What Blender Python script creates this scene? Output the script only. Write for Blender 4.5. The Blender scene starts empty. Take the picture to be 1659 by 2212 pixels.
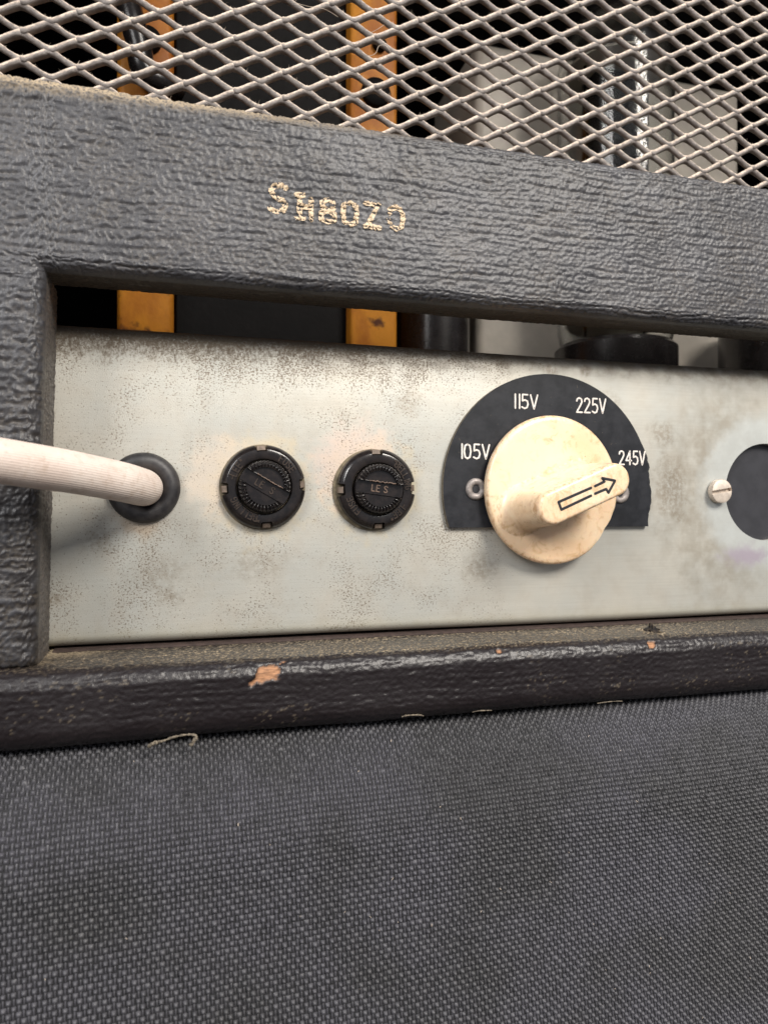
import bpy, bmesh, math, random
import numpy as np
from mathutils import Vector, Matrix
from mathutils.geometry import tessellate_polygon

sc = bpy.context.scene
C = bpy.data.collections.new("scene_objects"); sc.collection.children.link(C)

# ------------------------------------------------------------------ camera, world, lamps, exposure
YAW = math.radians(16.3); FPX = 1600.0; CX, CY = 829.5, 1106.0; DCAM = 156.5; ZO = 100.0
cam_d = bpy.data.cameras.new("camera"); cam = bpy.data.objects.new("camera", cam_d); sc.collection.objects.link(cam)
cam.location = (0, -DCAM/1000, ZO/1000); cam.rotation_euler = (math.radians(90), 0, -YAW)
cam_d.sensor_fit = 'HORIZONTAL'; cam_d.sensor_width = 7.0; cam_d.lens = 7.0*FPX/1659.0
cam_d.clip_start = 0.005; cam_d.clip_end = 20
cam_d.dof.use_dof = True; cam_d.dof.focus_distance = 0.158; cam_d.dof.aperture_fstop = 6.3
sc.camera = cam

world = bpy.data.worlds.new("World"); sc.world = world; world.use_nodes = True
wn = world.node_tree.nodes; wl = world.node_tree.links
bg = wn['Background']; bg.inputs[1].default_value = 0.60
# soft room: lighter above, darker below
tc = wn.new('ShaderNodeTexCoord'); sp = wn.new('ShaderNodeSeparateXYZ'); mr = wn.new('ShaderNodeMapRange'); mxw = wn.new('ShaderNodeMix')
mxw.data_type = 'RGBA'
wl.new(tc.outputs['Generated'], sp.inputs[0]); wl.new(sp.outputs[2], mr.inputs[0])
mr.inputs[1].default_value = -0.5; mr.inputs[2].default_value = 0.7
wl.new(mr.outputs[0], mxw.inputs[0])
mxw.inputs[6].default_value = (0.13, 0.12, 0.115, 1); mxw.inputs[7].default_value = (0.90, 0.94, 1.03, 1)
wl.new(mxw.outputs[2], bg.inputs[0])

def area(name, direction, dist, size, power, color, target=(0.04, 0, 0.1)):
    d = bpy.data.lights.new(name, 'AREA'); d.shape = 'RECTANGLE'; d.size, d.size_y = size; d.energy = power; d.color = color
    o = bpy.data.objects.new(name, d); sc.collection.objects.link(o)
    v = Vector(direction).normalized(); o.location = Vector(target) + v*dist
    o.rotation_euler = v.to_track_quat('Z', 'Y').to_euler()
    return o
area('window_light', (0.46, -1.0, 0.82), 1.2, (0.38, 0.42), 17.5, (1.0, 0.94, 0.86))
area('second_window', (-0.80, -0.75, 0.62), 1.3, (0.45, 0.55), 12.0, (1.0, 0.98, 0.96))
sc.view_settings.view_transform = 'Standard'; sc.view_settings.look = 'None'
sc.view_settings.exposure = 0.10; sc.view_settings.gamma = 1.0

# ------------------------------------------------------------------ geometry helpers (model space in mm, camera height = z 0)
def P(u, v, y=0.0):
    """point on the plane y=const (mm) seen at photo position (u, v) of a 1659 px wide copy"""
    a = (u-CX)/FPX; b = (CY-v)/FPX
    s, c = math.sin(YAW), math.cos(YAW)
    dx = s + a*c; dy = c - a*s; dz = b
    t = (y+DCAM)/dy
    return (dx*t, y, dz*t)

def W(p):
    return (p[0]/1000, p[1]/1000, (p[2]+ZO)/1000)

def set_props(o, label=None, cat=None, group=None, kind=None):
    if label: o['label'] = label
    if cat: o['category'] = cat
    if group: o['group'] = group
    if kind: o['kind'] = kind

def thing(name, base, label, cat, group=None):
    o = bpy.data.objects.new(name, None); C.objects.link(o)
    o.location = W(base); o.empty_display_size = 0.01
    set_props(o, label, cat, group); return o

def root_loc(parent):
    x, y, z = 0.0, 0.0, 0.0
    while parent is not None:
        x += parent.location.x; y += parent.location.y; z += parent.location.z
        parent = parent.parent
    return Vector((x, y, z))

def mesh_obj(name, verts, faces, mat, parent=None, smooth=False, label=None, kind=None, sharp=None, attrs=None):
    """verts in model mm"""
    v = np.asarray(verts, dtype=np.float64).reshape(-1, 3)/1000.0
    v[:, 2] += ZO/1000
    L = root_loc(parent)
    v -= np.array(L)
    me = bpy.data.meshes.new(name)
    if isinstance(faces, np.ndarray) and faces.ndim == 2:
        n, k = faces.shape
        me.vertices.add(len(v)); me.vertices.foreach_set('co', v.astype(np.float32).ravel())
        me.loops.add(n*k); me.loops.foreach_set('vertex_index', faces.astype(np.int32).ravel())
        me.polygons.add(n); me.polygons.foreach_set('loop_start', np.arange(0, n*k, k, dtype=np.int32))
        me.update(calc_edges=True)
    else:
        me.from_pydata([tuple(p) for p in v], [], [tuple(f) for f in faces])
    me.validate()
    if attrs:
        for an, av in attrs.items():
            at = me.attributes.new(an, 'FLOAT', 'POINT'); at.data.foreach_set('value', np.asarray(av, dtype=np.float32).ravel())
    me.materials.append(mat)
    if smooth:
        me.polygons.foreach_set('use_smooth', np.ones(len(me.polygons), dtype=bool))
        if sharp: me.set_sharp_from_angle(angle=math.radians(sharp))
    o = bpy.data.objects.new(name, me); C.objects.link(o)
    if parent is not None: o.parent = parent
    set_props(o, label, None, None, kind)
    return o

class MB:
    def __init__(s): s.v = []; s.f = []
    def add(s, vs, fs):
        n = len(s.v); s.v += [tuple(p) for p in vs]; s.f += [tuple(i+n for i in f) for f in fs]
    def box(s, a, b, bev=0.0):
        x0, y0, z0 = a; x1, y1, z1 = b
        if bev <= 0:
            s.add([(x0,y0,z0),(x1,y0,z0),(x1,y1,z0),(x0,y1,z0),(x0,y0,z1),(x1,y0,z1),(x1,y1,z1),(x0,y1,z1)],
                  [(0,3,2,1),(4,5,6,7),(0,1,5,4),(1,2,6,5),(2,3,7,6),(3,0,4,7)])
        else:
            bm = bmesh.new()
            bmesh.ops.create_cube(bm, size=1, matrix=Matrix.Translation(((x0+x1)/2,(y0+y1)/2,(z0+z1)/2)) @ Matrix.Diagonal((x1-x0, y1-y0, z1-z0, 1)))
            bmesh.ops.bevel(bm, geom=bm.edges[:], offset=bev, segments=3, profile=0.5, affect='EDGES')
            s.bm(bm)
    def bm(s, bm):
        bm.verts.index_update()
        s.add([tuple(v.co) for v in bm.verts], [[v.index for v in f.verts] for f in bm.faces]); bm.free()
    def lathe(s, prof, c, n=64, axis='y', cap0=False, cap1=False, mod=None):
        """prof [(r, d)]: axis 'y' grows towards the camera (-y), axis 'z' grows up"""
        vs = []
        for (r, d) in prof:
            for k in range(n):
                t = 2*math.pi*k/n
                rr, dd = (mod(r, d, t) if mod else (r, d))
                if axis == 'y': vs.append((c[0]+rr*math.cos(t), c[1]-dd, c[2]+rr*math.sin(t)))
                else: vs.append((c[0]+rr*math.cos(t), c[1]+rr*math.sin(t), c[2]+dd))
        fs = []
        for i in range(len(prof)-1):
            for k in range(n):
                a = i*n+k; b = i*n+(k+1) % n; fs.append((a, b, b+n, a+n))
        if cap0: fs.append(tuple(range(n-1, -1, -1)))
        if cap1: fs.append(tuple((len(prof)-1)*n+k for k in range(n)))
        s.add(vs, fs)
    def build(s, name, mat, parent=None, smooth=False, label=None, kind=None, sharp=None):
        return mesh_obj(name, s.v, s.f, mat, parent, smooth, label, kind, sharp)

def tube(mb, pts, rad, n=10, caps=True, flat=None, modr=None):
    """pts: list of Vector-like, rad float or list"""
    pts = [Vector(p) for p in pts]; m = len(pts)
    rads = rad if isinstance(rad, (list, tuple)) else [rad]*m
    T = []
    for i in range(m):
        a = pts[max(0, i-1)]; b = pts[min(m-1, i+1)]; T.append((b-a).normalized())
    up = Vector((0, 0, 1)) if abs(T[0].z) < 0.9 else Vector((1, 0, 0))
    N = (up - T[0]*up.dot(T[0])).normalized()
    vs = []
    for i in range(m):
        N = (N - T[i]*N.dot(T[i])).normalized(); B = T[i].cross(N)
        for k in range(n):
            t = 2*math.pi*k/n; r = rads[i]
            if modr: r = r + modr(t)
            vs.append(pts[i] + N*(r*math.cos(t)) + B*(r*math.sin(t)*(flat if flat else 1)))
    fs = []
    for i in range(m-1):
        for k in range(n):
            a = i*n+k; b = i*n+(k+1) % n; fs.append((a, b, b+n, a+n))
    if caps: fs.append(tuple(range(n-1, -1, -1))); fs.append(tuple((m-1)*n+k for k in range(n)))
    mb.add(vs, fs)

def spline(pts, k=8):
    pts = [Vector(p) for p in pts]; out = []
    for i in range(len(pts)-1):
        p0 = pts[max(i-1, 0)]; p1 = pts[i]; p2 = pts[i+1]; p3 = pts[min(i+2, len(pts)-1)]
        for j in range(k):
            t = j/k
            out.append(0.5*((2*p1)+(-p0+p2)*t+(2*p0-5*p1+4*p2-p3)*t*t+(-p0+3*p1-3*p2+p3)*t*t*t))
    out.append(pts[-1]); return out

# numpy noise
_rs = np.random.RandomState(7); _tab = [_rs.rand(256, 256) for _ in range(8)]
def vn(x, y, s=0):
    t = _tab[s % 8]; off = 37*s; x, y = .8253*x+.5646*y+13.7, .8253*y-.5646*x+91.3
    xi = np.floor(x).astype(np.int64); yi = np.floor(y).astype(np.int64)
    fx = x-xi; fy = y-yi; fx = fx*fx*fx*(fx*(fx*6-15)+10); fy = fy*fy*fy*(fy*(fy*6-15)+10)
    xi += off; yi += off*3
    a = t[xi & 255, yi & 255]; b = t[(xi+1) & 255, yi & 255]; c = t[xi & 255, (yi+1) & 255]; d = t[(xi+1) & 255, (yi+1) & 255]
    return (a*(1-fx)+b*fx)*(1-fy)+(c*(1-fx)+d*fx)*fy
def fbm(x, y, s=0, o=3):
    r = 0; a = .5
    for i in range(o):
        r = r + a*(vn(x*2**i, y*2**i, s+i)-.5); a *= .55
    return r
def sstep(a, b, x):
    t = np.clip((x-a)/(b-a), 0, 1); return t*t*(3-2*t)

# ------------------------------------------------------------------ materials
def mat(name):
    m = bpy.data.materials.new(name); m.use_nodes = True
    nt = m.node_tree; b = nt.nodes['Principled BSDF']; return m, nt, b
def rgba(c): return (c[0], c[1], c[2], 1)
def pos_mm(nt):
    g = nt.nodes.new('ShaderNodeNewGeometry'); s = nt.nodes.new('ShaderNodeVectorMath'); s.operation = 'SUBTRACT'
    s.inputs[1].default_value = (0, 0, ZO/1000); k = nt.nodes.new('ShaderNodeVectorMath'); k.operation = 'SCALE'; k.inputs['Scale'].default_value = 1000
    nt.links.new(g.outputs['Position'], s.inputs[0]); nt.links.new(s.outputs[0], k.inputs[0]); return k.outputs[0]
def noise(nt, vec, scale, detail=3, rough=.55, stretch=None, dist=0.0):
    n = nt.nodes.new('ShaderNodeTexNoise'); n.inputs['Scale'].default_value = scale; n.inputs['Detail'].default_value = detail
    n.inputs['Roughness'].default_value = rough; n.inputs['Distortion'].default_value = dist
    if stretch:
        mp = nt.nodes.new('ShaderNodeMapping'); mp.inputs['Scale'].default_value = stretch[:3]
        if len(stretch) > 3: mp.inputs['Rotation'].default_value = (0, stretch[3], 0)
        nt.links.new(vec, mp.inputs[0]); vec = mp.outputs[0]
    nt.links.new(vec, n.inputs['Vector']); return n.outputs['Fac']
def ramp(nt, fac, a, b, inv=False):
    r = nt.nodes.new('ShaderNodeMapRange'); r.interpolation_type = 'SMOOTHSTEP'
    r.inputs[1].default_value = a; r.inputs[2].default_value = b
    if inv: r.inputs[3].default_value = 1; r.inputs[4].default_value = 0
    nt.links.new(fac, r.inputs[0]); return r.outputs[0]
def math_(nt, op, a, b=None, clamp=False):
    m = nt.nodes.new('ShaderNodeMath'); m.operation = op; m.use_clamp = clamp
    for i, q in enumerate((a, b)):
        if q is None: continue
        if isinstance(q, (int, float)): m.inputs[i].default_value = q
        else: nt.links.new(q, m.inputs[i])
    return m.outputs[0]
def mix(nt, fac, a, b, blend='MIX'):
    m = nt.nodes.new('ShaderNodeMix'); m.data_type = 'RGBA'; m.blend_type = blend
    if isinstance(fac, (int, float)): m.inputs[0].default_value = fac
    else: nt.links.new(fac, m.inputs[0])
    for i, q in ((6, a), (7, b)):
        if isinstance(q, tuple): m.inputs[i].default_value = rgba(q)
        else: nt.links.new(q, m.inputs[i])
    return m.outputs[2]
def bump(nt, b, h, strength=.5, dist=0.0001):
    n = nt.nodes.new('ShaderNodeBump'); n.inputs['Strength'].default_value = strength; n.inputs['Distance'].default_value = dist
    nt.links.new(h, n.inputs['Height']); nt.links.new(n.outputs[0], b.inputs['Normal']); return n
def simple(name, col, rough=.5, metal=0.0, var=.25, nscale=.5, bumpd=0.0, bscale=3.0, spec=.5, col2=None, coat=0.0):
    m, nt, b = mat(name); p = pos_mm(nt)
    f = noise(nt, p, nscale, 5)
    c2 = col2 if col2 else tuple(c*(1-var) for c in col)
    nt.links.new(mix(nt, ramp(nt, f, .35, .65), col, c2), b.inputs['Base Color'])
    b.inputs['Roughness'].default_value = rough; b.inputs['Metallic'].default_value = metal; b.inputs['Specular IOR Level'].default_value = spec
    b.inputs['Coat Weight'].default_value = coat
    f2 = noise(nt, p, bscale, 3); nt.links.new(math_(nt, 'ADD', rough-.08, math_(nt, 'MULTIPLY', f2, .16)), b.inputs['Roughness'])
    if bumpd: bump(nt, b, f2, .6, bumpd)
    return m

def vinyl(name, col, col2, rough, dustcol=(.42, .33, .22), spec=.5):
    m, nt, b = mat(name); p = pos_mm(nt)
    big = noise(nt, p, .06, 4); fine = noise(nt, p, 4.5, 4)
    base = mix(nt, ramp(nt, big, .35, .65), col, col2)
    base = mix(nt, ramp(nt, fine, .3, .75), base, mix(nt, .5, base, (.0, .0, .0)))
    wo = nt.nodes.new('ShaderNodeAttribute'); wo.attribute_name = 'darkened'  # vertex mask that blends the vinyl towards near-black
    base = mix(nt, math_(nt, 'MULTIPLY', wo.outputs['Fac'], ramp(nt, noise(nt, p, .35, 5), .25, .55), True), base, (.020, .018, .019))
    a = nt.nodes.new('ShaderNodeAttribute'); a.attribute_name = 'dust'
    f = math_(nt, 'MULTIPLY', a.outputs['Fac'], ramp(nt, noise(nt, p, 2.2, 4), .25, .6), True)
    base = mix(nt, f, base, dustcol)
    w = nt.nodes.new('ShaderNodeAttribute'); w.attribute_name = 'bare'
    wood = mix(nt, ramp(nt, noise(nt, p, 1.2, 4, .6, (0.5, 1, 2.5)), .35, .65), (.40, .20, .10), (.20, .10, .05))
    base = mix(nt, w.outputs['Fac'], base, wood)
    nt.links.new(base, b.inputs['Base Color'])
    rr = math_(nt, 'ADD', math_(nt, 'MULTIPLY', f, .5), math_(nt, 'ADD', math_(nt, 'MULTIPLY', w.outputs['Fac'], .4), math_(nt, 'ADD', rough-.1, math_(nt, 'MULTIPLY', fine, .2))), True)
    nt.links.new(rr, b.inputs['Roughness']); b.inputs['Specular IOR Level'].default_value = spec
    bump(nt, b, noise(nt, p, 3.2, 3, .6), .55, 0.00009)
    return m
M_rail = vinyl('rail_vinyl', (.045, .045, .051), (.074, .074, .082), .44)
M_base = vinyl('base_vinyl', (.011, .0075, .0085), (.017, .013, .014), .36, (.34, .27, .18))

def panel_mat():
    m, nt, b = mat('tarnished_zinc'); p = pos_mm(nt)
    s = nt.nodes.new('ShaderNodeSeparateXYZ'); nt.links.new(p, s.inputs[0]); X, Z = s.outputs[0], s.outputs[2]
    big = noise(nt, p, .035, 5, .6); mid = noise(nt, p, .16, 5, .62)
    base = mix(nt, ramp(nt, big, .30, .70), (.53, .505, .44), (.455, .46, .425))
    base = mix(nt, math_(nt, 'MULTIPLY', ramp(nt, mid, .42, .70), .4), base, (.40, .36, .30))
    scr = noise(nt, p, .5, 4, .7, (.12, 1, 5)); base = mix(nt, math_(nt, 'MULTIPLY', ramp(nt, scr, .35, .75), .28), base, (.36, .34, .30))
    scr2 = noise(nt, p, 1.0, 2, .5, (.05, 1, 7, .35)); base = mix(nt, math_(nt, 'MULTIPLY', ramp(nt, scr2, .70, .76), .35), base, (.70, .68, .62))
    def blob(cx, cz, r0, r1, sx=1., sz=1., wob=.35):
        d = nt.nodes.new('ShaderNodeVectorMath'); d.operation = 'SUBTRACT'; d.inputs[1].default_value = (cx, 0, cz); nt.links.new(p, d.inputs[0])
        k = nt.nodes.new('ShaderNodeVectorMath'); k.operation = 'MULTIPLY'; k.inputs[1].default_value = (1/sx, 0, 1/sz); nt.links.new(d.outputs[0], k.inputs[0])
        l = nt.nodes.new('ShaderNodeVectorMath'); l.operation = 'LENGTH'; nt.links.new(k.outputs[0], l.inputs[0])
        q = math_(nt, 'ADD', l.outputs['Value'], math_(nt, 'MULTIPLY', math_(nt, 'SUBTRACT', noise(nt, p, .3, 4), .5), r1*wob*2))
        return ramp(nt, q, r0, r1, True)
    def at(u, v): q = P(u, v, 0); return q[0], q[2]
    # shiny pale halo where the socket rim kept the zinc clean, with grime outside it
    sx, sz = 148.8, 5.2
    gr = math_(nt, 'MULTIPLY', blob(sx-13, sz, 11, 24, 1, 1.5), ramp(nt, noise(nt, p, .25, 5), .25, .65))
    base = mix(nt, math_(nt, 'MULTIPLY', gr, .6), base, (.27, .235, .18))
    for (u, v, r, st, a) in ((1450, 1060, 8, 1.5, .6), (1300, 880, 7, .8, .45), (880, 870, 5, .8, .35), (1265, 800, 3.0, .6, .6), (1190, 795, 2.6, 1.2, .6), (1430, 940, 6, .8, .5),
                             (340, 1240, 8, .6, .4), (370, 1290, 4, .7, .5), (165, 1000, 5, 1, .3), (215, 1165, 4, 1, .4), (1040, 1225, 6, .8, .5), (115, 1295, 3.0, .5, .7), (560, 1220, 8, .6, .35)):
        x, z = at(u, v); f = math_(nt, 'MULTIPLY', blob(x, z, r*.1, r, 1, st, .8), ramp(nt, noise(nt, p, .9, 5, .7), .36, .58))
        base = mix(nt, math_(nt, 'MULTIPLY', f, a), base, (.19, .145, .095))
    halo = blob(sx, sz, 17.0, 22.5, 1, 1, .16)
    base = mix(nt, math_(nt, 'MULTIPLY', halo, .6), base, (.55, .585, .575))
    x, z = at(1610, 1200)
    base = mix(nt, math_(nt, 'MULTIPLY', blob(x, z, 1, 8, 1.2, .5, .7), .75), base, (.36, .29, .36))
    # yellowed lacquer round the fuse holders, brown below the grommet
    for (u, v, r, c) in ((565, 1052, 13, (.62, .50, .30)), (805, 1052, 13, (.60, .50, .30)), (770, 1010, 12, (.68, .52, .44)), (480, 1030, 10, (.66, .55, .44)), (305, 1110, 6.5, (.34, .24, .15))):
        x, z = at(u, v); base = mix(nt, math_(nt, 'MULTIPLY', blob(x, z, r*.45, r, 1, 1, .6), .55), base, c)
    # pitting: small brown specks, denser in patches and toward the top bend
    fine = noise(nt, p, 2.3, 3, .62, (1, 1, 1.25)); fine2 = noise(nt, p, 1.3, 3, .6, (1.0, 1, 1.7, .3))
    dens = math_(nt, 'ADD', ramp(nt, noise(nt, p, .09, 4, .6), .35, .70), math_(nt, 'MULTIPLY', ramp(nt, Z, 22, 37), .7))
    leftm = ramp(nt, X, 125, 70, False)
    right = math_(nt, 'MULTIPLY', ramp(nt, X, 60, 110), .22)
    th = math_(nt, 'SUBTRACT', math_(nt, 'ADD', .636, right), math_(nt, 'MULTIPLY', dens, .115))
    spk = math_(nt, 'MULTIPLY', math_(nt, 'SUBTRACT', fine, th), 16, True)
    spk2 = math_(nt, 'MULTIPLY', math_(nt, 'SUBTRACT', fine2, math_(nt, 'ADD', th, .03)), 12, True)
    base = mix(nt, math_(nt, 'MULTIPLY', spk, .78), base, (.12, .085, .055))
    base = mix(nt, math_(nt, 'MULTIPLY', spk2, .5), base, (.15, .11, .07))
    # grime along the top bend
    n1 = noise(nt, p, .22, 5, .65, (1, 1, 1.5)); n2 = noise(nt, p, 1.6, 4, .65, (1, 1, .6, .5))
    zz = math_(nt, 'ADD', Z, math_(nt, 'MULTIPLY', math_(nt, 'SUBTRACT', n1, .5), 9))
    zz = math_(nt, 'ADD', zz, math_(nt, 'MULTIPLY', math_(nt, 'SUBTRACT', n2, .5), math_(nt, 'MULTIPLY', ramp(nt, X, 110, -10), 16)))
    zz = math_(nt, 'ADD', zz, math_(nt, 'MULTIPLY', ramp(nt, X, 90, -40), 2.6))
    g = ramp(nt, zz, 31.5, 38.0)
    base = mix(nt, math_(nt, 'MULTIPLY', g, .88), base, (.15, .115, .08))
    lowg = ramp(nt, math_(nt, 'ADD', Z, math_(nt, 'MULTIPLY', noise(nt, p, .3, 4), 3)), -20.5, -25.0)
    base = mix(nt, math_(nt, 'MULTIPLY', lowg, .45), base, (.36, .34, .25))
    nt.links.new(base, b.inputs['Base Color'])
    b.inputs['Metallic'].default_value = .35
    r = math_(nt, 'ADD', .36, math_(nt, 'MULTIPLY', math_(nt, 'ADD', g, math_(nt, 'MULTIPLY', mid, .5)), .3), True)
    nt.links.new(r, b.inputs['Roughness'])
    # slight orange-peel and scratches
    h = math_(nt, 'ADD', math_(nt, 'MULTIPLY', fine, .6), noise(nt, p, 5.0, 3))
    h = math_(nt, 'SUBTRACT', h, math_(nt, 'MULTIPLY', spk, .5))
    bump(nt, b, h, .35, 0.00008)
    return m
M_panel = panel_mat()
M_bake = simple('black_bakelite', (.009, .0075, .0078), .18, 0, .3, .6, .00002, 3.0, .6, (.018, .014, .013))
M_text_b = simple('moulded_letters', (.050, .036, .028), .3, 0, .3, 1.0, .00002)
M_text_r = simple('dusty_letters', (.16, .105, .075), .6, 0, .4, 1.0)
M_rubber = simple('black_rubber', (.013, .012, .014), .5, 0, .3, .4, .00003, 2.5, .5, (.04, .037, .037))
def cable_mat():
    m, nt, b = mat('aged_white_cable'); p = pos_mm(nt)
    c = mix(nt, ramp(nt, noise(nt, p, .12, 4), .35, .65), (.74, .64, .57), (.68, .56, .49))
    c = mix(nt, math_(nt, 'MULTIPLY', ramp(nt, noise(nt, p, .5, 5, .7), .50, .70), .5), c, (.50, .38, .29))
    c = mix(nt, math_(nt, 'MULTIPLY', ramp(nt, noise(nt, p, 1.4, 4, .6, (.25, 1, 2)), .58, .70), .35), c, (.40, .30, .26))
    nt.links.new(c, b.inputs['Base Color']); b.inputs['Roughness'].default_value = .6
    bump(nt, b, noise(nt, p, 1.0, 4, .6, (.4, 1, 1)), .5, .00012); return m
M_cable = cable_mat()
M_plate = simple('black_dial_plate', (.009, .010, .013), .42, 0, .3, .35, .00002, 1.5, .35, (.018, .019, .023))
M_edge = simple('worn_plate_edge', (.16, .13, .09), .7, 0, .5, 1.0)
M_white = simple('engraved_letters', (.78, .72, .66), .6, 0, .15, 1.5)
M_ink = simple('black_ink', (.012, .012, .016), .5, 0, .2, 1.0)
M_rivet = simple('dull_rivet', (.34, .30, .28), .52, .3, .45, .9, .00006, 1.2)
M_screw = simple('screw_metal', (.66, .57, .48), .5, .15, .25, .6, .00003, 1.5)
M_tab = simple('fuse_tab_metal', (.20, .15, .115), .6, .2, .45, .9, .00005, 1.5)
M_wash = simple('yellowed_washer', (.20, .16, .10), .5, .2, .5, .6, .00004, 1.5)
M_socket = simple('socket_black', (.035, .035, .040), .38, 0, .2, .3)
M_inside = simple('inner_black', (.008, .007, .008), .75, 0, .3, .1, .0001, .6, .15)
M_lam = simple('dark_laminations', (.0045, .0035, .0035), .6, .0, .4, .15, .0001, .8, .15)
M_can = simple('black_can', (.020, .017, .017), .25, 0, .3, .3)
M_gray = simple('grey_transformer_paint', (.56, .51, .44), .5, .0, .25, .05, .0001, .5)
M_strip = simple('brown_strip', (.060, .038, .032), .7, 0, .4, .6)
M_wood = simple('raw_wood', (.45, .22, .09), .7, 0, .5, .5)
M_lint = simple('dust_fluff', (.60, .50, .40), .9, 0, .25, 1.0)
M_clothbase = simple('cloth_gap', (.010, .010, .012), .8, 0, .3, .5)

def orange_mat():
    m, nt, b = mat('varnished_paper'); p = pos_mm(nt)
    c = mix(nt, ramp(nt, noise(nt, p, .08, 5, .6, (1, 1, .6)), .38, .66), (.66, .26, .022), (.42, .13, .015))
    c = mix(nt, ramp(nt, noise(nt, p, .16, 4), .60, .74), c, (.10, .03, .01))
    nt.links.new(c, b.inputs['Base Color']); b.inputs['Roughness'].default_value = .5; b.inputs['Specular IOR Level'].default_value = .3; bump(nt, b, noise(nt, p, .4, 3), .5, .0003)
    return m
M_orange = orange_mat()
def strand_mat():
    m, nt, b = mat('dusty_mesh_metal'); p = pos_mm(nt)
    g = nt.nodes.new('ShaderNodeNewGeometry'); s = nt.nodes.new('ShaderNodeSeparateXYZ'); nt.links.new(g.outputs['Normal'], s.inputs[0])
    f = ramp(nt, math_(nt, 'ADD', s.outputs[2], math_(nt, 'MULTIPLY', math_(nt, 'SUBTRACT', noise(nt, p, 1.3, 5, .7), .5), 1.2)), -.08, .50)
    metal = mix(nt, ramp(nt, noise(nt, p, .6, 4), .35, .65), (.21, .185, .17), (.13, .11, .10))
    dust = mix(nt, ramp(nt, noise(nt, p, 1.1, 6, .75), .36, .66), (.72, .60, .49), (.36, .295, .24))
    nt.links.new(mix(nt, f, metal, dust), b.inputs['Base Color'])
    nt.links.new(math_(nt, 'ADD', .45, math_(nt, 'MULTIPLY', f, .5)), b.inputs['Roughness'])
    bump(nt, b, noise(nt, p, 3.0, 4, .7), .8, .00022)
    return m
M_strand = strand_mat()
def knob_mat():
    m, nt, b = mat('aged_ivory_plastic'); p = pos_mm(nt)
    c = mix(nt, ramp(nt, noise(nt, p, .07, 5, .6, None, .6), .36, .66), (.82, .655, .46), (.78, .56, .36))
    c = mix(nt, math_(nt, 'MULTIPLY', ramp(nt, noise(nt, p, .28, 6, .65, (1, 1, 1), 1.2), .52, .70), .75), c, (.60, .39, .20))
    a = nt.nodes.new('ShaderNodeAttribute'); a.attribute_name = 'dust'
    c = mix(nt, math_(nt, 'MULTIPLY', a.outputs['Fac'], ramp(nt, noise(nt, p, 1.1, 5, .7, (1, 1, .6, .4)), .46, .62), True), c, (.40, .20, .075))
    c = mix(nt, math_(nt, 'MULTIPLY', ramp(nt, noise(nt, p, 1.6, 2), .72, .76), .6), c, (.25, .14, .07))
    nt.links.new(c, b.inputs['Base Color']); b.inputs['Subsurface Weight'].default_value = .25; b.inputs['Subsurface Scale'].default_value = .002
    b.inputs['Subsurface Radius'].default_value = (1, .6, .3)
    nt.links.new(math_(nt, 'ADD', .2, math_(nt, 'MULTIPLY', noise(nt, p, .6, 4), .2)), b.inputs['Roughness'])
    bump(nt, b, noise(nt, p, .35, 3), .3, .0002)
    return m
M_knob = knob_mat()
def weave_mat():
    m, nt, b = mat('woven_cloth'); p = pos_mm(nt)
    c = mix(nt, ramp(nt, noise(nt, p, 1.2, 3), .3, .7), (.025, .0245, .0255), (.050, .0485, .052))
    c = mix(nt, ramp(nt, noise(nt, p, .03, 3), .4, .6), c, mix(nt, .5, c, (.07, .068, .085)))
    nt.links.new(c, b.inputs['Base Color']); b.inputs['Roughness'].default_value = .48; b.inputs['Specular IOR Level'].default_value = .5
    b.inputs['Sheen Weight'].default_value = .08
    bump(nt, b, noise(nt, p, 6.0, 3), .5, .00006)
    return m
M_weave = weave_mat()
def gold_mat():
    m, nt, b = mat('stamped_gold'); p = pos_mm(nt)
    nt.links.new(mix(nt, ramp(nt, noise(nt, p, 2.0, 4), .35, .65), (.70, .54, .37), (.48, .36, .23)), b.inputs['Base Color'])
    b.inputs['Roughness'].default_value = .5; return m
M_gold = gold_mat()
def glass_mat():
    m, nt, b = mat('valve_glass'); p = pos_mm(nt)
    b.inputs['Base Color'].default_value = (.92, .93, .92, 1); b.inputs['Transmission Weight'].default_value = 1.0
    b.inputs['IOR'].default_value = 1.45; nt.links.new(math_(nt, 'MULTIPLY', math_(nt, 'ADD', noise(nt, p, .3, 2), 1.2), .055), b.inputs['Roughness'])
    return m
M_glass = glass_mat()

# ------------------------------------------------------------------ AMPLIFIER CABINET
XS = P(97, 1000, -15)[0] - 0.95            # inner edge of the left stile
ZR = 42.9; ZT = 76.5; YF = -15.0; RR = 2.6; LEAN = 0.022
amp = thing('amplifier_cabinet', (40, 60, -41.5), 'black vinyl covered amplifier head seen from behind, with a vent grille above its metal chassis', 'amplifier')

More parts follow.
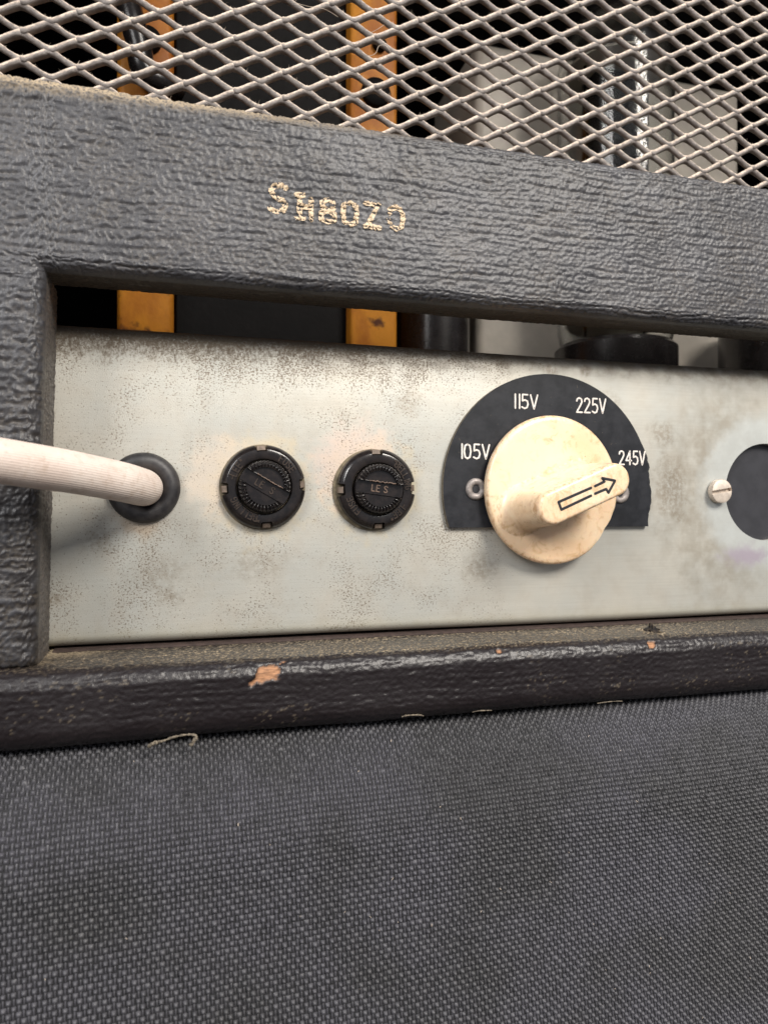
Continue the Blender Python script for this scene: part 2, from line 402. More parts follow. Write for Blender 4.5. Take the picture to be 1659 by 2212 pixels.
def hsh(a, b, k):
    return _tab[k][(a*73+b*19+11) & 255, (b*151+a*7+k*31) & 255]
def tolex(x, z, irr=None):
    """height (mm) of the woven-look vinyl grain: slanted, lapped little stitches in wavering rows along x"""
    irrm = sstep(30, -45, x)*.8 if irr is None else irr
    irrm = irrm*np.ones_like(x); x = x*1.28; z = z*1.26
    w1 = fbm(x*.07, z*.2, 1, 3)*2.2; w2 = fbm(x*.35, z*.6, 2, 3)*(.55+.9*irrm)
    zz = z+w1+w2; xx = x+fbm(x*.3, z*.3, 4, 2)*1.2
    PR, PS = 1.02, .60
    ri = np.floor(zz/PR); h = np.full(x.shape, -.25)
    for dr in (-1, 0, 1):
        r = (ri+dr).astype(np.int64)
        ci = np.floor(xx/PS+hsh(r, r*3, 1))
        flip = np.where((r & 1) == 0, 1.0, -1.0)*np.where(vn(x*.06, r*1.7, 7) > .60, -1, 1)
        for dc in (-2, -1, 0, 1, 2):
            c = (ci+dc).astype(np.int64)
            cx = (c+.5-hsh(r, r*3, 1)+(hsh(r, c, 2)-.5)*(.45+.7*irrm))*PS
            cz = (r+.5+(hsh(r, c, 3)-.5)*(.30+.8*irrm))*PR
            an = flip*(.82+(hsh(r, c, 4)-.5)*(.55+2.0*irrm))
            ln = .52+.42*hsh(r, c, 5)+.10*irrm; wd = .235+.11*hsh(r, c, 6)+.10*irrm
            dx, dz = xx-cx, zz-cz; ca, sa = np.cos(an), np.sin(an)
            u_ = (dx*ca+dz*sa)/ln; v_ = (-dx*sa+dz*ca)/wd
            q = 1-u_*u_-v_*v_
            e = np.sqrt(np.maximum(q, 0))*(.55+.6*hsh(r, c, 7))+.28*u_*(q > 0)
            h = np.maximum(h, e-.25)
    pair = .5+.5*np.cos(2*np.pi*(zz/PR)/2.0)
    h = h*(.72+.28*pair)-.16*(1-pair)
    h = h-.35*sstep(.56, .72, vn(x*.5, zz*1.3, 5))*(1-pair)
    h = h+.40*fbm(x*2.2, z*2.8, 6, 2)+.25*fbm(x*.5, z*.6, 3, 2)
    return h*.35

def grid_faces(nu, nv, keep=None, flip=False):
    i = np.arange(nu-1)[:, None]*nv + np.arange(nv-1)[None, :]
    f = np.stack([i, i+nv, i+nv+1, i+1], -1)
    if flip: f = f[..., ::-1]
    f = f.reshape(-1, 4)
    if keep is not None: f = f[keep.reshape(-1)]
    return f
def grid_normals(Pn):
    du = np.gradient(Pn, axis=0); dv = np.gradient(Pn, axis=1)
    n = np.cross(du, dv); n /= (np.linalg.norm(n, axis=-1, keepdims=True)+1e-9); return n

def lines(a, b, step, marks=(), fine=.12, band=1.2):
    out = [a]; x = a
    while x < b-1e-6:
        st = step
        for m_ in marks:
            if abs(x-m_) < band: st = min(st, fine if abs(x-m_) < band else step)
        nx = min(x+st, b)
        for m_ in marks:
            if x < m_-1e-6 < nx+fine*.6: nx = m_
        out.append(nx); x = nx
    return np.array(out)

def strip_smooth(v):
    return v
# front face of stile + rail in one sheet
XL, XR = -62.0, 335.0
gx = np.r_[lines(XL, 186, .30, (XS,), .14, 2.6), np.arange(187.2, XR+.1, 1.2)]; gz = lines(-27.4, ZT, .30, (ZR, ZT), .14, 2.4)
Xg, Zg = np.meshgrid(gx, gz, indexing='ij')
keep_v = (Xg <= XS+1e-6) | (Zg >= ZR-1e-6)
kc = keep_v[:-1, :-1] & keep_v[1:, :-1] & keep_v[1:, 1:] & keep_v[:-1, 1:]
d = np.hypot(np.maximum(XS-Xg, 0), np.maximum(Zg-ZR, 0))
wob = fbm(Xg*.05, Zg*.05, 1)*.5
def rnd(d, r): q = np.clip(r-d, 0, r); return r-np.sqrt(np.maximum(r*r-q*q, 0))
Yg = YF + rnd(d, RR) + rnd(ZT-Zg, 2.2) + rnd(Zg+27.4, 1.6)*(Xg < XS+.01) + wob*.6
w_ = np.clip(1-np.abs(Xg-XS)/14, 0, 1)
Xw = Xg + LEAN*Zg*np.where(Xg < XS, 1, w_)*sstep(60, 40, Zg)
base = np.stack([Xw, Yg, Zg], -1); nrm = grid_normals(base)
nrm[nrm[..., 1] > 0] *= -1
H = tolex(Xg, Zg)
wl_ = sstep(46, 38, Zg)
H = ((tolex(Xg*.9+11, Zg*.9, .85*sstep(0, 20, Zg)+.30)*1.2)*wl_+H*(1-wl_))*sstep(0, .5, d) 
Pn = base + nrm*H[..., None]
dustv = sstep(.22, .06, H/1.0)*sstep(ZT-1.5-3.0*sstep(60, -40, Xg), ZT-.2, Zg)*sstep(75, -10, Xg)
dustv = np.maximum(dustv, sstep(ZT-2.6, ZT-.8, Zg)*.75*sstep(60, 0, Xg))
dustv = np.maximum(dustv, .10*sstep(.12, .0, H)*vn(Xg*.2, Zg*.3, 3))
mesh_obj('rear_frame', Pn.reshape(-1, 3), grid_faces(len(gx), len(gz), kc), M_rail, amp, True, attrs={'dust': dustv, 'bare': np.zeros(dustv.size), 'darkened': np.clip(.12+.95*sstep(40, 0, Zg), 0, 1)*sstep(XS+4, XS, Xg)*sstep(46, 38, Zg)})  # stile colour gets gradually darker towards its foot
# returns (edges turning back): rail underside, rail top, stile inner side
def ret_sheet(name, A, B, back, matl, hs=.8, irr=None, n_inset=.3):
    """A,B arrays of front edge points (n,3); sweeps +y by back"""
    n = len(A); m = max(3, int(back/n_inset)); k = np.linspace(0, 1, m)
    base = A[:, None, :] + np.array([0, back, 0])[None, None, :]*k[None, :, None]
    nr = np.broadcast_to(B, base.shape)
    s = np.arange(n)*.3
    L = np.linalg.norm(A-A[0], axis=1)
    hh = tolex(np.broadcast_to(L[:, None], (n, m)), np.broadcast_to((k*back)[None, :]+50, (n, m)), .5)*hs
    hh = hh*sstep(0, .06, k)[None, :]
    v = base + nr*hh[..., None]
    return mesh_obj(name, v.reshape(-1, 3), grid_faces(n, m, None), matl, amp, True, attrs={'dust': np.full(v.shape[:2], .15), 'bare': np.zeros(v.shape[0]*v.shape[1])})
iR = int(np.argmin(abs(gz-ZR))); iX = int(np.argmin(abs(gx-XS)))
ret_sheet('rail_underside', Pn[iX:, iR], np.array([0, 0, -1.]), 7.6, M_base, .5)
ret_sheet('stile_inner_side', Pn[iX, :iR+1], np.array([1., 0, 0]), 11.8, M_rail, .9)
ret_sheet('rail_top', Pn[:, -1], np.array([0, 0, 1.]), 6, M_rail, .5)
mb = MB(); mb.box((XL, -4.9, ZR+.3), (XR, -4.6, ZT-.3)); mb.build('rail_back', M_inside, amp)

# base board: profile swept along x
M_torn = simple('torn_vinyl_black', (.012, .011, .012), .7, 0, .5, 1.5, .0001, 2.0, .2, (.05, .038, .028))
def board():
    pr = []
    def seg(a, b):
        L = math.dist(a, b); n = max(1, round(L/.30))
        for i in range(n): t = i/n; pr.append((a[0]+(b[0]-a[0])*t, a[1]+(b[1]-a[1])*t))
    def arc(cy, cz, r, a0, a1):
        n = max(2, round(abs(math.radians(a1-a0))*r/.30))
        for i in range(n):
            t = math.radians(a0+(a1-a0)*i/n); pr.append((cy+r*math.cos(t), cz+r*math.sin(t)))
    r = 3.0
    F = -19.5; r = 3.4; seg((9, -27.3), (F+r, -27.3)); arc(F+r, -27.3-r, r, 90, 180); seg((F, -27.3-r), (F, -41.0+4)); arc(F+4, -41.0+4, 4, 180, 270); seg((F+4, -41.0), (0, -41.0)); pr.append((0, -41.0))
    pr = np.array(pr); s = np.r_[0, np.cumsum(np.hypot(*np.diff(pr, axis=0).T))]
    gx = np.r_[np.arange(XL-8, 186, .32), np.arange(187, XR+.1, 1.2)]
    n, m = len(gx), len(pr)
    X = np.broadcast_to(gx[:, None], (n, m)); S = np.broadcast_to(s[None], (n, m))
    base = np.stack([X, np.broadcast_to(pr[:, 0], (n, m)), np.broadcast_to(pr[:, 1], (n, m))], -1)
    nr = grid_normals(base)
    if nr[0, 2, 2] < 0: nr = -nr; fl = True
    else: fl = False
    H = tolex(X*1.05+31, S*1.25+100, .55)*.62
    front = sstep(25.5, 29, S)
    H = H*(1-.1*front) + fbm(X*.04, S*.08, 5)*.5*front
    Hl = sum(np.roll(np.roll(H, i, 0), j, 1) for i in (-4, -2, 0, 2, 4) for j in (-4, -2, 0, 2, 4))/25; Hf = H-Hl; pc = np.percentile(Hf, [15, 48]); dust = (1-sstep(24.8, 27.4, S))*(.03+1.1*sstep(pc[1], pc[0], Hf))*(.25+.75*sstep(-45, 20, X))*(.55+.75*vn(X*.06, S*.2, 2))*sstep(4, 9, S)
    dust = dust*(1-.7*sstep(105, 150, X))
    # loose dust packed in the corner by the stile and along the joint
    cor = sstep(9, 1, np.hypot((X-XS)/1.4, (S-11)/1.3) + 6*fbm(X*.3, S*.3, 3)); dust = np.maximum(dust, cor)
    cor2 = sstep(7, 2, np.hypot((X+52)/1.3, (S-26.5)/.45) + 3*fbm(X*.5, S*.5, 4)); dust = np.maximum(dust, cor2*.9)
    spk = sstep(.84, .90, vn(X*1.5, S*2.6, 5))*sstep(.55, .75, vn(X*.12, S*.2, 6))*.22; dust = np.maximum(dust, spk*front)
    bare = np.zeros_like(X)
    def chip(u, v, yy, hw, hs_, seed, tail=0):
        nonlocal bare, H
        q = P(u, v, yy); i = np.argmin(np.hypot(pr[:, 0]-q[1], pr[:, 1]-q[2])); s0 = s[i]
        dx = (X-q[0]); ds = (S-s0)
        dd = np.maximum(np.abs(dx+ds*.35)/hw, np.abs(ds+dx*.12)/hs_) + 1.1*fbm(X*.9, S*.9, seed)
        c = sstep(1.02, .90, dd); bare = np.maximum(bare, c)
        H = H*(1-c) + c*(-.35+.25*fbm(X*1.2, S*3, seed))
    chip(575, 1456, -19.2, 2.3, 1.45, 1)
    chip(1408, 1392, -19.0, .9, .8, 2)
    chip(1078, 1404, -18.6, .5, .4, 3)
    q = P(1404, 1367, 0); t_ = -27.3/q[2]; q = (q[0]*t_, -DCAM+DCAM*t_); s0 = 9-q[1]
    dd = np.hypot((X-q[0]-.25*(S-s0))/1.5, (S-s0)/3.3)+.7*fbm(X*.8, S*.6, 2)
    torn = sstep(1.0, .75, dd); H = H - 3.2*torn + .5*sstep(1.5, 1.1, dd)*sstep(.9, 1.1, dd)
    darkened = torn*4; dust = np.maximum(dust*(1-torn), .7*sstep(1.45, 1.15, dd)*sstep(.85, 1.05, dd))  # shade inside the tear is put into the vinyl colour
    fl_ = MB(); rg = random.Random(12); n_ = 22; y_ = q[1]-.2
    for k_, (sc_, dy) in enumerate(((1.0, 0), (.7, -.5))):
        o_ = [(q[0]+.3+k_*.4+sc_*(1.55+.6*math.sin(5*t)+rg.uniform(-.2, .2))*math.cos(t), -26.9+sc_*(1.45+.5*math.cos(4*t)+rg.uniform(-.2, .2))*math.sin(t)) for t in [2*math.pi*i/n_ for i in range(n_)]]
        V_ = [(a_, y_+dy+.25*math.sin(a_*3), b_) for a_, b_ in o_]+[(a_, y_+dy+.5, b_) for a_, b_ in o_]
        fl_.add(V_, [tuple(range(n_)), tuple(range(2*n_-1, n_-1, -1))]+[(i, (i+1) % n_, n_+(i+1) % n_, n_+i) for i in range(n_)])
    v = base + nr*H[..., None]
    mesh_obj('torn_vinyl', fl_.v, fl_.f, M_torn, amp, label='small torn flap of vinyl on the ledge')
    mesh_obj('base_board', v.reshape(-1, 3), grid_faces(n, m, None, fl), M_base, amp, True, attrs={'dust': dust, 'bare': bare, 'darkened': darkened})
board()
mb = MB(); mb.box((XS+.3, -1.2, -27.25), (XR, 6, -26.9)); mb.build('sealing_strip', M_strip, amp)
mb = MB(); mb.box((XL-8, .1, -41.2), (XR, 185, -28.0)); mb.build('floor_board', M_inside, amp)
mb = MB(); mb.box((XL-8, 180, -28), (XR, 190, 215)); mb.build('front_baffle', M_inside, amp)
mb = MB(); mb.box((XL-8, -4.5, -28), (XL-2, 180, 210)); mb.build('side_panel', M_inside, amp)
mb = MB(); mb.box((XL-8, -15, 212), (XR, 190, 230)); mb.build('top_panel', M_rail, amp)
mb = MB(); mb.box((XR-2, -4.5, -28), (XR+6, 180, 210)); mb.build('side_panel', M_inside, amp)

# frayed threads under the base board
random.seed(3)
M_thread = simple('grey_tan_thread', (.20, .165, .12), .9, 0, .6, 2.0)
def thread(pts, r, name='loose_thread', m=M_thread, par=amp):
    mb = MB(); sp_ = spline(pts, 6); tube(mb, sp_, [r*random.uniform(.35, 1.0) for _ in sp_], 6); return mb.build(name, m, par, True)
yb = -20.2
thread([P(322, 1612, yb), P(332, 1604, yb-.6), P(350, 1602, yb), P(372, 1594, yb-.3), P(400, 1588, yb), P(421, 1589, yb-.4), P(424, 1598, yb-.8), P(412, 1612, yb-.6)], .30)
thread([P(410, 1610, yb), P(418, 1603, yb-.6), P(422, 1594, yb-.3)], .38)
thread([P(322, 1613, yb), P(330, 1608, yb-.6), P(340, 1604, yb-.3)], .42)
thread([P(868, 1549, -18.6), P(880, 1546, -18.9), P(905, 1545, -18.7), P(915, 1547, -18.6)], .22)
thread([P(1020, 1539, -18.6), P(1035, 1536, -18.8), P(1062, 1535, -18.7)], .15)
thread([P(1290, 1520, -18.5), P(1320, 1516, -18.7), P(1345, 1515, -18.5)], .14)

# stamped serial number
SER = {'S': [[(.62,.92),(.45,1),(.2,.95),(.08,.75),(.22,.55),(.5,.45),(.62,.28),(.55,.08),(.3,0),(.05,.1)]],
 'H': [[(.12,1),(.12,0)],[(.0,1),(.25,1)],[(.0,0),(.25,0)],[(.55,.85),(.55,0)],[(.12,.5),(.55,.5)]],
 '8': [[(.3,1),(.52,.9),(.52,.62),(.3,.52),(.08,.62),(.08,.9),(.3,1)],[(.3,.52),(.58,.38),(.58,.1),(.3,0),(.02,.1),(.02,.38),(.3,.52)]],
 '0': [[(.3,1),(.55,.85),(.58,.5),(.52,.12),(.3,0),(.08,.12),(.02,.5),(.06,.85),(.3,1)]],
 '2': [[(.02,1),(.58,1)],[(.52,.95),(.1,.05)],[(.0,.02),(.6,.02)]]}
def serial():
    segs = []
    for ch, (u, v0, v1), wmm in (('S', (579, 397, 455), 3.3), ('H', (640, 420, 470), 3.2), ('8', (691.5, 429, 478), 3.0), ('0', (739, 436, 484), 3.1), ('2', (788, 439, 490), 3.0), ('0', (838, 445, 493), 3.3)):
        a = P(u, v1, YF); b = P(u, v0, YF); hz = b[2]-a[2]
        for pl in SER[ch]:
            for (p, q) in zip(pl[:-1], pl[1:]):
                segs.append((a[0]+p[0]*wmm/.62, a[2]+p[1]*hz, a[0]+q[0]*wmm/.62, a[2]+q[1]*hz))
    x0 = min(min(s[0], s[2]) for s in segs)-1; x1 = max(max(s[0], s[2]) for s in segs)+1
    z0 = min(min(s[1], s[3]) for s in segs)-1; z1 = max(max(s[1], s[3]) for s in segs)+1
    gx = np.arange(x0, x1, .10); gz = np.arange(z0, z1, .10); X, Z = np.meshgrid(gx, gz, indexing='ij')
    D = np.full(X.shape, 9.)
    for (ax, az, bx, bz) in segs:
        L2 = (bx-ax)**2+(bz-az)**2; t = np.clip(((X-ax)*(bx-ax)+(Z-az)*(bz-az))/L2, 0, 1)
        D = np.minimum(D, np.hypot(X-ax-t*(bx-ax), Z-az-t*(bz-az)))
    Hh = tolex(X, Z)
    k = (D < .50+.30*fbm(X*.8, Z*.8, 2)) & (vn(X*.8+3, Z*.9, 5)+.4*fbm(X*3, Z*3, 1) > .13) & (Hh > -.06)
    wob = fbm(X*.05, Z*.05, 1)*.5
    V = np.stack([X, YF+wob*.6-Hh-.11, Z], -1)
    kc = k[:-1, :-1]
    mesh_obj('serial_number', V.reshape(-1, 3), grid_faces(len(gx), len(gz), kc), M_gold, amp, True, label='faded gold stamped serial number on the vinyl')
serial()

# ------------------------------------------------------------------ EXPANDED METAL GRILLE
def grille():
    px, pz = 4.93, 5.36; y0 = -3.2
    def nz(k, j): return 88.0 + (0 if k % 2 else pz/2) + pz*j + .008*(px*k-26)
    V = []; F = []
    kmin, kmax = -7, 74
    prof = 10; seg = 12
    rng = random.Random(5)
    cs = [(math.copysign(abs(math.cos(2*math.pi*i/prof+.3))**.5, math.cos(2*math.pi*i/prof+.3)), math.copysign(abs(math.sin(2*math.pi*i/prof+.3))**.5, math.sin(2*math.pi*i/prof+.3))) for i in range(prof)]
    hair = MB()
    for row in range(-4, 24):
        seg = 12 if row < 10 else 4
        # strand zigzags between node rows: touches upper neighbour at odd columns, lower neighbour at even columns
        for side in (0, 1):
            pts = []
            for k in range(kmin, kmax):
                xk = -26.3+px*k
                def zc(kk):
                    up = (kk % 2 == 1)
                    if side == 0: return (nz(kk, row)-.22) if up else (nz(kk, row-1)+.22)
                    return (nz(kk, row)+.22) if up else (nz(kk, row)-.22)
                za, zb = zc(k), zc(k+1)
                for i in range(seg):
                    t = i/seg
                    lin = (t-.5)*1.22; tt = .5+max(-.5, min(.5, lin)); e = .5*(1-math.cos(math.pi*tt)); e = .15*e+.85*tt
                    up = zb > za
                    wid = .72-.04*math.sin(math.pi*t)**2+.10*(rng.random()-.5)
                    dep = .72 + (.10 if up else -.02)
                    tilt = .55 if not up else -.25
                    tw = tilt*math.sin(math.pi*t)
                    pts.append((xk+px*t, y0+(.25 if side else -.25)*0+ .35*math.cos(2*math.pi*(t+(k % 2)*.5)*.5)*(1 if side else -1)*.3, za+(zb-za)*e, wid, dep, tw, (zb-za)/px))
            n0 = len(V)
            for (x, y, z, wd, dp, tw, sl) in pts:
                c, s_ = math.cos(tw), math.sin(tw)
                for (a, b) in cs:
                    aa = a*wd*.92; bb = b*dp
                    V.append((x-.35*sl*aa*c, y+bb*c-aa*s_*.6, z+aa*c+bb*s_*.5))
            for i in range(len(pts)-1):
                for k in range(prof):
                    a = n0+i*prof+k; b = n0+i*prof+(k+1) % prof; F.append((a, b, b+prof, a+prof))
            for _ in range(1100 if row < 10 else 0):
                q = rng.choice(pts); x, y, z = q[0]+rng.uniform(-.2, .2), q[1]+rng.uniform(-.6, .3), q[2]+q[3]*.75
                ln = rng.uniform(.15, .55)*(2.0 if rng.random() < .06 else 1); an = rng.uniform(-1.2, 1.2); w = rng.uniform(.02, .045)
                dx, dz = math.sin(an)*ln, abs(math.cos(an))*ln; dy = rng.uniform(-.3, .1)*ln
                hair.add([(x-w, y, z-.05), (x+w, y, z-.05), (x+dx, y+dy, z+dz)], [(0, 1, 2)])
    g = mesh_obj('vent_grille', V, F, M_strand, amp, True, label='expanded metal grille coated in tan dust')
    g2 = mesh_obj('dust_fluff', hair.v, hair.f, M_lint, amp, False, kind='stuff')
    def h3(L): mb = MB(); tube(mb, spline([P(u, v, y) for (u, v, y) in L], 8), .05, 4); mb.build('hair', M_lint, amp, True)
    h3([(790, 117, -4.6), (800, 119, -5), (812, 113, -5.2), (817, 100, -5), (824, 96, -4.8), (835, 98, -4.8), (845, 115, -4.6)])
    h3([(640, 5, -4.6), (665, 12, -5), (700, 18, -4.8), (730, 35, -4.6)])
    h3([(800, 70, -4.6), (815, 62, -5), (830, 52, -5.2)])
grille()

# ------------------------------------------------------------------ CHASSIS
ch = thing('metal_chassis', (60, 40, -26), 'tarnished zinc plated chassis panel with brown pitting, between the vinyl rail and the base board', 'chassis')
def circle(cx, cz, r, n, rev=False):
    a = [(cx+r*math.cos(2*math.pi*k/n), cz+r*math.sin(2*math.pi*k/n)) for k in range(n)]
    return a[::-1] if rev else a
def chassis():
    x0, x1 = -55.0, 333.0; zt, zb = 37.4, -26.4; rt, rb = 4.2, 2.2; th = 1.2
    hole = circle(148.8, 5.2, 12.55, 72); gh = circle(*[P(311, 1053, 0)[i] for i in (0, 2)], 4.2, 40)
    outer = [(x0, zb+rb), (x1, zb+rb), (x1, zt-rt), (x0, zt-rt)]
    polys = [[Vector((p[0], p[1], 0)) for p in L] for L in (outer, hole[::-1], gh[::-1])]
    tri = tessellate_polygon(polys); flat = [p for L in polys for p in L]
    mb = MB(); mb.add([(p.x, 0, p.y) for p in flat], [tuple(t) for t in tri])
    for L in (hole, gh):
        n = len(L); vs = [(p[0], 0, p[1]) for p in L]+[(p[0]*1, th, p[1]) for p in L]
        mb.add(vs, [(k, (k+1) % n, n+(k+1) % n, n+k) for k in range(n)])
    def sweep(pr):
        n = len(pr); xs = np.linspace(x0, x1, 60); vs = [(x, p[0]+.0, p[1]+.12*math.sin(x*.05)*(i/n)) for x in xs for i, p in enumerate(pr)]
        mb.add(vs, [(i*n+k, (i+1)*n+k, (i+1)*n+k+1, i*n+k+1) for i in range(len(xs)-1) for k in range(n-1)])
    sweep([(rt-rt*math.cos(math.radians(a)), zt-rt+rt*math.sin(math.radians(a))) for a in range(0, 91, 9)]+[(30, zt), (120, zt)])
    sweep([(rb-rb*math.cos(math.radians(a)), zb+rb-rb*math.sin(math.radians(a))) for a in range(0, 91, 10)]+[(12, zb), (120, zb)])
    bm = bmesh.new(); vv = [bm.verts.new(v) for v in mb.v]
    for f in mb.f:
        try: bm.faces.new([vv[i] for i in f])
        except ValueError: pass
    bmesh.ops.remove_doubles(bm, verts=bm.verts, dist=.002); bmesh.ops.recalc_face_normals(bm, faces=bm.faces)
    m2 = MB(); m2.bm(bm); m2.build('panel', M_panel, ch, True, sharp=35)
    mb = MB(); mb.box((x0, 118, zb), (x1, 120, zt-.2)); mb.build('rear_wall', M_lam, ch)
chassis()
# grommet
gc = P(311, 1053.5, 0)
gr = MB()
pr = [(3.95, -3), (3.75, -1.5), (3.7, .6), (3.95, 1.5), (4.5, 2.05), (5.2, 2.2), (6.0, 2.0), (6.7, 1.45), (7.05, .8), (7.1, .2), (6.9, -.05)]
gr.lathe(pr, gc, 80); gr.build('grommet', M_rubber, ch, True)
# screw beside the socket hole
scw = P(1557, 1061, -1.5)
def screw():
    mb = MB(); N = 48; R = 3.0; ang = math.radians(9)
    rings = 14
    def hgt(x, z):
        r = math.hypot(x, z)/R; h = 1.5+.95*math.sqrt(max(0, 1-.80*r*r))
        b = -x*math.sin(ang)+z*math.cos(ang)
        if abs(b) < .38: h -= 1.0
        elif abs(b) < .5: h -= .2
        return h
    vs = [(scw[0], -hgt(0, 0), scw[2])]; fs = []
    n = 48
    g = np.linspace(-R, R, 61); ok = {}
    mb2 = []
    for i, x in enumerate(g):
        for j, z in enumerate(g):
            if math.hypot(x, z) <= R*1.001: ok[(i, j)] = len(mb2); mb2.append((scw[0]+x, -hgt(x, z), scw[2]+z))
    for (i, j) in list(ok):
        q = [(i, j), (i+1, j), (i+1, j+1), (i, j+1)]
        if all(k in ok for k in q): fs.append([ok[k] for k in q])
    mb.add(mb2, fs)
    mb.lathe([(1.6, -1), (1.7, 1.2), (2.6, .2), (R-.12, .3), (R, .5), (R, 1.7), (R-.03, 1.92)], (scw[0], 0, scw[2]), 48); mb.v = [(x, y if True else y, z) for (x, y, z) in mb.v]
    return mb
m = MB(); s0 = screw()
# lathe part is built from scw depth; shift it so it starts on the panel
m.v = [(x, y+(0 if i < 0 else 0), z) for i, (x, y, z) in enumerate(s0.v)]; m.f = s0.f
scw_t = thing('slotted_screw', (scw[0], 0, scw[2]-3), 'small pale slotted screw head beside the large round socket hole', 'screw')
m.build('screw_head', M_screw, scw_t, True, sharp=40)


# socket behind the large hole
sk = thing('round_socket', (148.8, 6, -9), 'black round socket face inside the large hole at the right edge of the chassis', 'socket')
mb = MB(); mb.lathe([(14.5, -4.2), (14.5, -2.7), (12.9, -2.6), (12.5, -1.95), (.01, -1.9)], (148.8, 0, 5.2), 72); mb.build('socket_body', M_socket, sk, True, sharp=30)
mb = MB(); mb.lathe([(14.4, -2.6), (14.4, -1.25), (12.7, -1.25), (12.5, -1.9)], (148.8, 0, 5.2), 72); mb.build('socket_rim', M_rivet, sk, True, sharp=30)

# ------------------------------------------------------------------ stroke lettering
FONT = {
 '0': [[(.3,1),(.5,.9),(.58,.5),(.5,.1),(.3,0),(.1,.1),(.02,.5),(.1,.9),(.3,1)]],
 '1': [[(.2,1),(.2,0)]],
 '2': [[(.04,.78),(.1,.94),(.3,1),(.5,.92),(.55,.72),(.42,.5),(.04,0),(.58,0)]],
 '4': [[(.45,0),(.45,1),(.02,.3),(.62,.3)]],
 '5': [[(.52,1),(.1,1),(.08,.55),(.3,.62),(.5,.54),(.57,.32),(.48,.08),(.28,0),(.04,.1)]],
 'V': [[(.0,1),(.3,0),(.6,1)]],
 'F': [[(.05,0),(.05,1),(.52,1)],[(.05,.52),(.42,.52)]],
 'U': [[(.05,1),(.05,.2),(.2,0),(.4,0),(.55,.2),(.55,1)]],
 'S': [[(.55,.85),(.4,1),(.18,1),(.05,.8),(.15,.58),(.42,.45),(.55,.22),(.42,0),(.18,0),(.04,.15)]],
 'E': [[(.52,1),(.05,1),(.05,0),(.54,0)],[(.05,.52),(.44,.52)]],
 'B': [[(.05,0),(.05,1),(.4,1),(.52,.85),(.5,.62),(.38,.53),(.05,.53)],[(.38,.53),(.55,.4),(.55,.14),(.4,0),(.05,0)]],
 'L': [[(.05,1),(.05,0),(.52,0)]],
 'I': [[(.2,1),(.2,0)]],
 'N': [[(.05,0),(.05,1),(.52,0),(.52,1)]],
 'G': [[(.54,.85),(.4,1),(.2,1),(.05,.8),(.05,.2),(.2,0),(.42,0),(.55,.15),(.55,.45),(.32,.45)]],
 '-': [[(.08,.5),(.42,.5)]],
 '"': [[(.1,1),(.1,.75)],[(.28,1),(.28,.75)]],
 ' ': [],
}
ADV = {'1': .36, 'I': .42, '"': .42, '-': .55, ' ': .5}
def strokes(mb, polys, width, fmap, h):
    """extruded ribbons; fmap(a,b,d)->point; rounded joints by small octagons"""
    for pl in polys:
        for (p, q) in zip(pl[:-1], pl[1:]):
            dx, dy = q[0]-p[0], q[1]-p[1]; L = math.hypot(dx, dy) or 1; nx, ny = -dy/L*width/2, dx/L*width/2
            bot = [(p[0]+nx, p[1]+ny), (p[0]-nx, p[1]-ny), (q[0]-nx, q[1]-ny), (q[0]+nx, q[1]+ny)]
            k = .72
            top = [(p[0]+nx*k, p[1]+ny*k), (p[0]-nx*k, p[1]-ny*k), (q[0]-nx*k, q[1]-ny*k), (q[0]+nx*k, q[1]+ny*k)]
            mb.add([fmap(a, b, 0) for a, b in bot]+[fmap(a, b, h) for a, b in top], [(4, 5, 6, 7), (0, 1, 5, 4), (1, 2, 6, 5), (2, 3, 7, 6), (3, 0, 4, 7)])
        for (a, b) in pl:
            o = [(a+width/2*math.cos(t*math.pi/4), b+width/2*math.sin(t*math.pi/4)) for t in range(8)]
            o2 = [(a+width*.36*math.cos(t*math.pi/4), b+width*.36*math.sin(t*math.pi/4)) for t in range(8)]
            mb.add([fmap(x, y, 0) for x, y in o]+[fmap(x, y, h*1.01) for x, y in o2], [tuple(range(8, 16))]+[(t, (t+1) % 8, 8+(t+1) % 8, 8+t) for t in range(8)])
def text_polys(s, hgt, wscale=1.0):
    x = 0; out = []
    for c in s:
        out += [[((p[0]*wscale)*hgt+x, p[1]*hgt) for p in pl] for pl in FONT[c]]
        x += ADV.get(c, .78)*hgt*wscale
    return out, x-.18*hgt*wscale
def arc_text(mb, s, cx, y, cz, rad, start_deg, hgt, width, h, wscale=1.0):
    polys, _ = text_polys(s, hgt, wscale)
    def fm(a, b, d_):
        t = math.radians(start_deg) - a/rad; r = rad+b-hgt/2
        return (cx+r*math.cos(t), y-d_, cz+r*math.sin(t))
    strokes(mb, polys, width, fm, h)

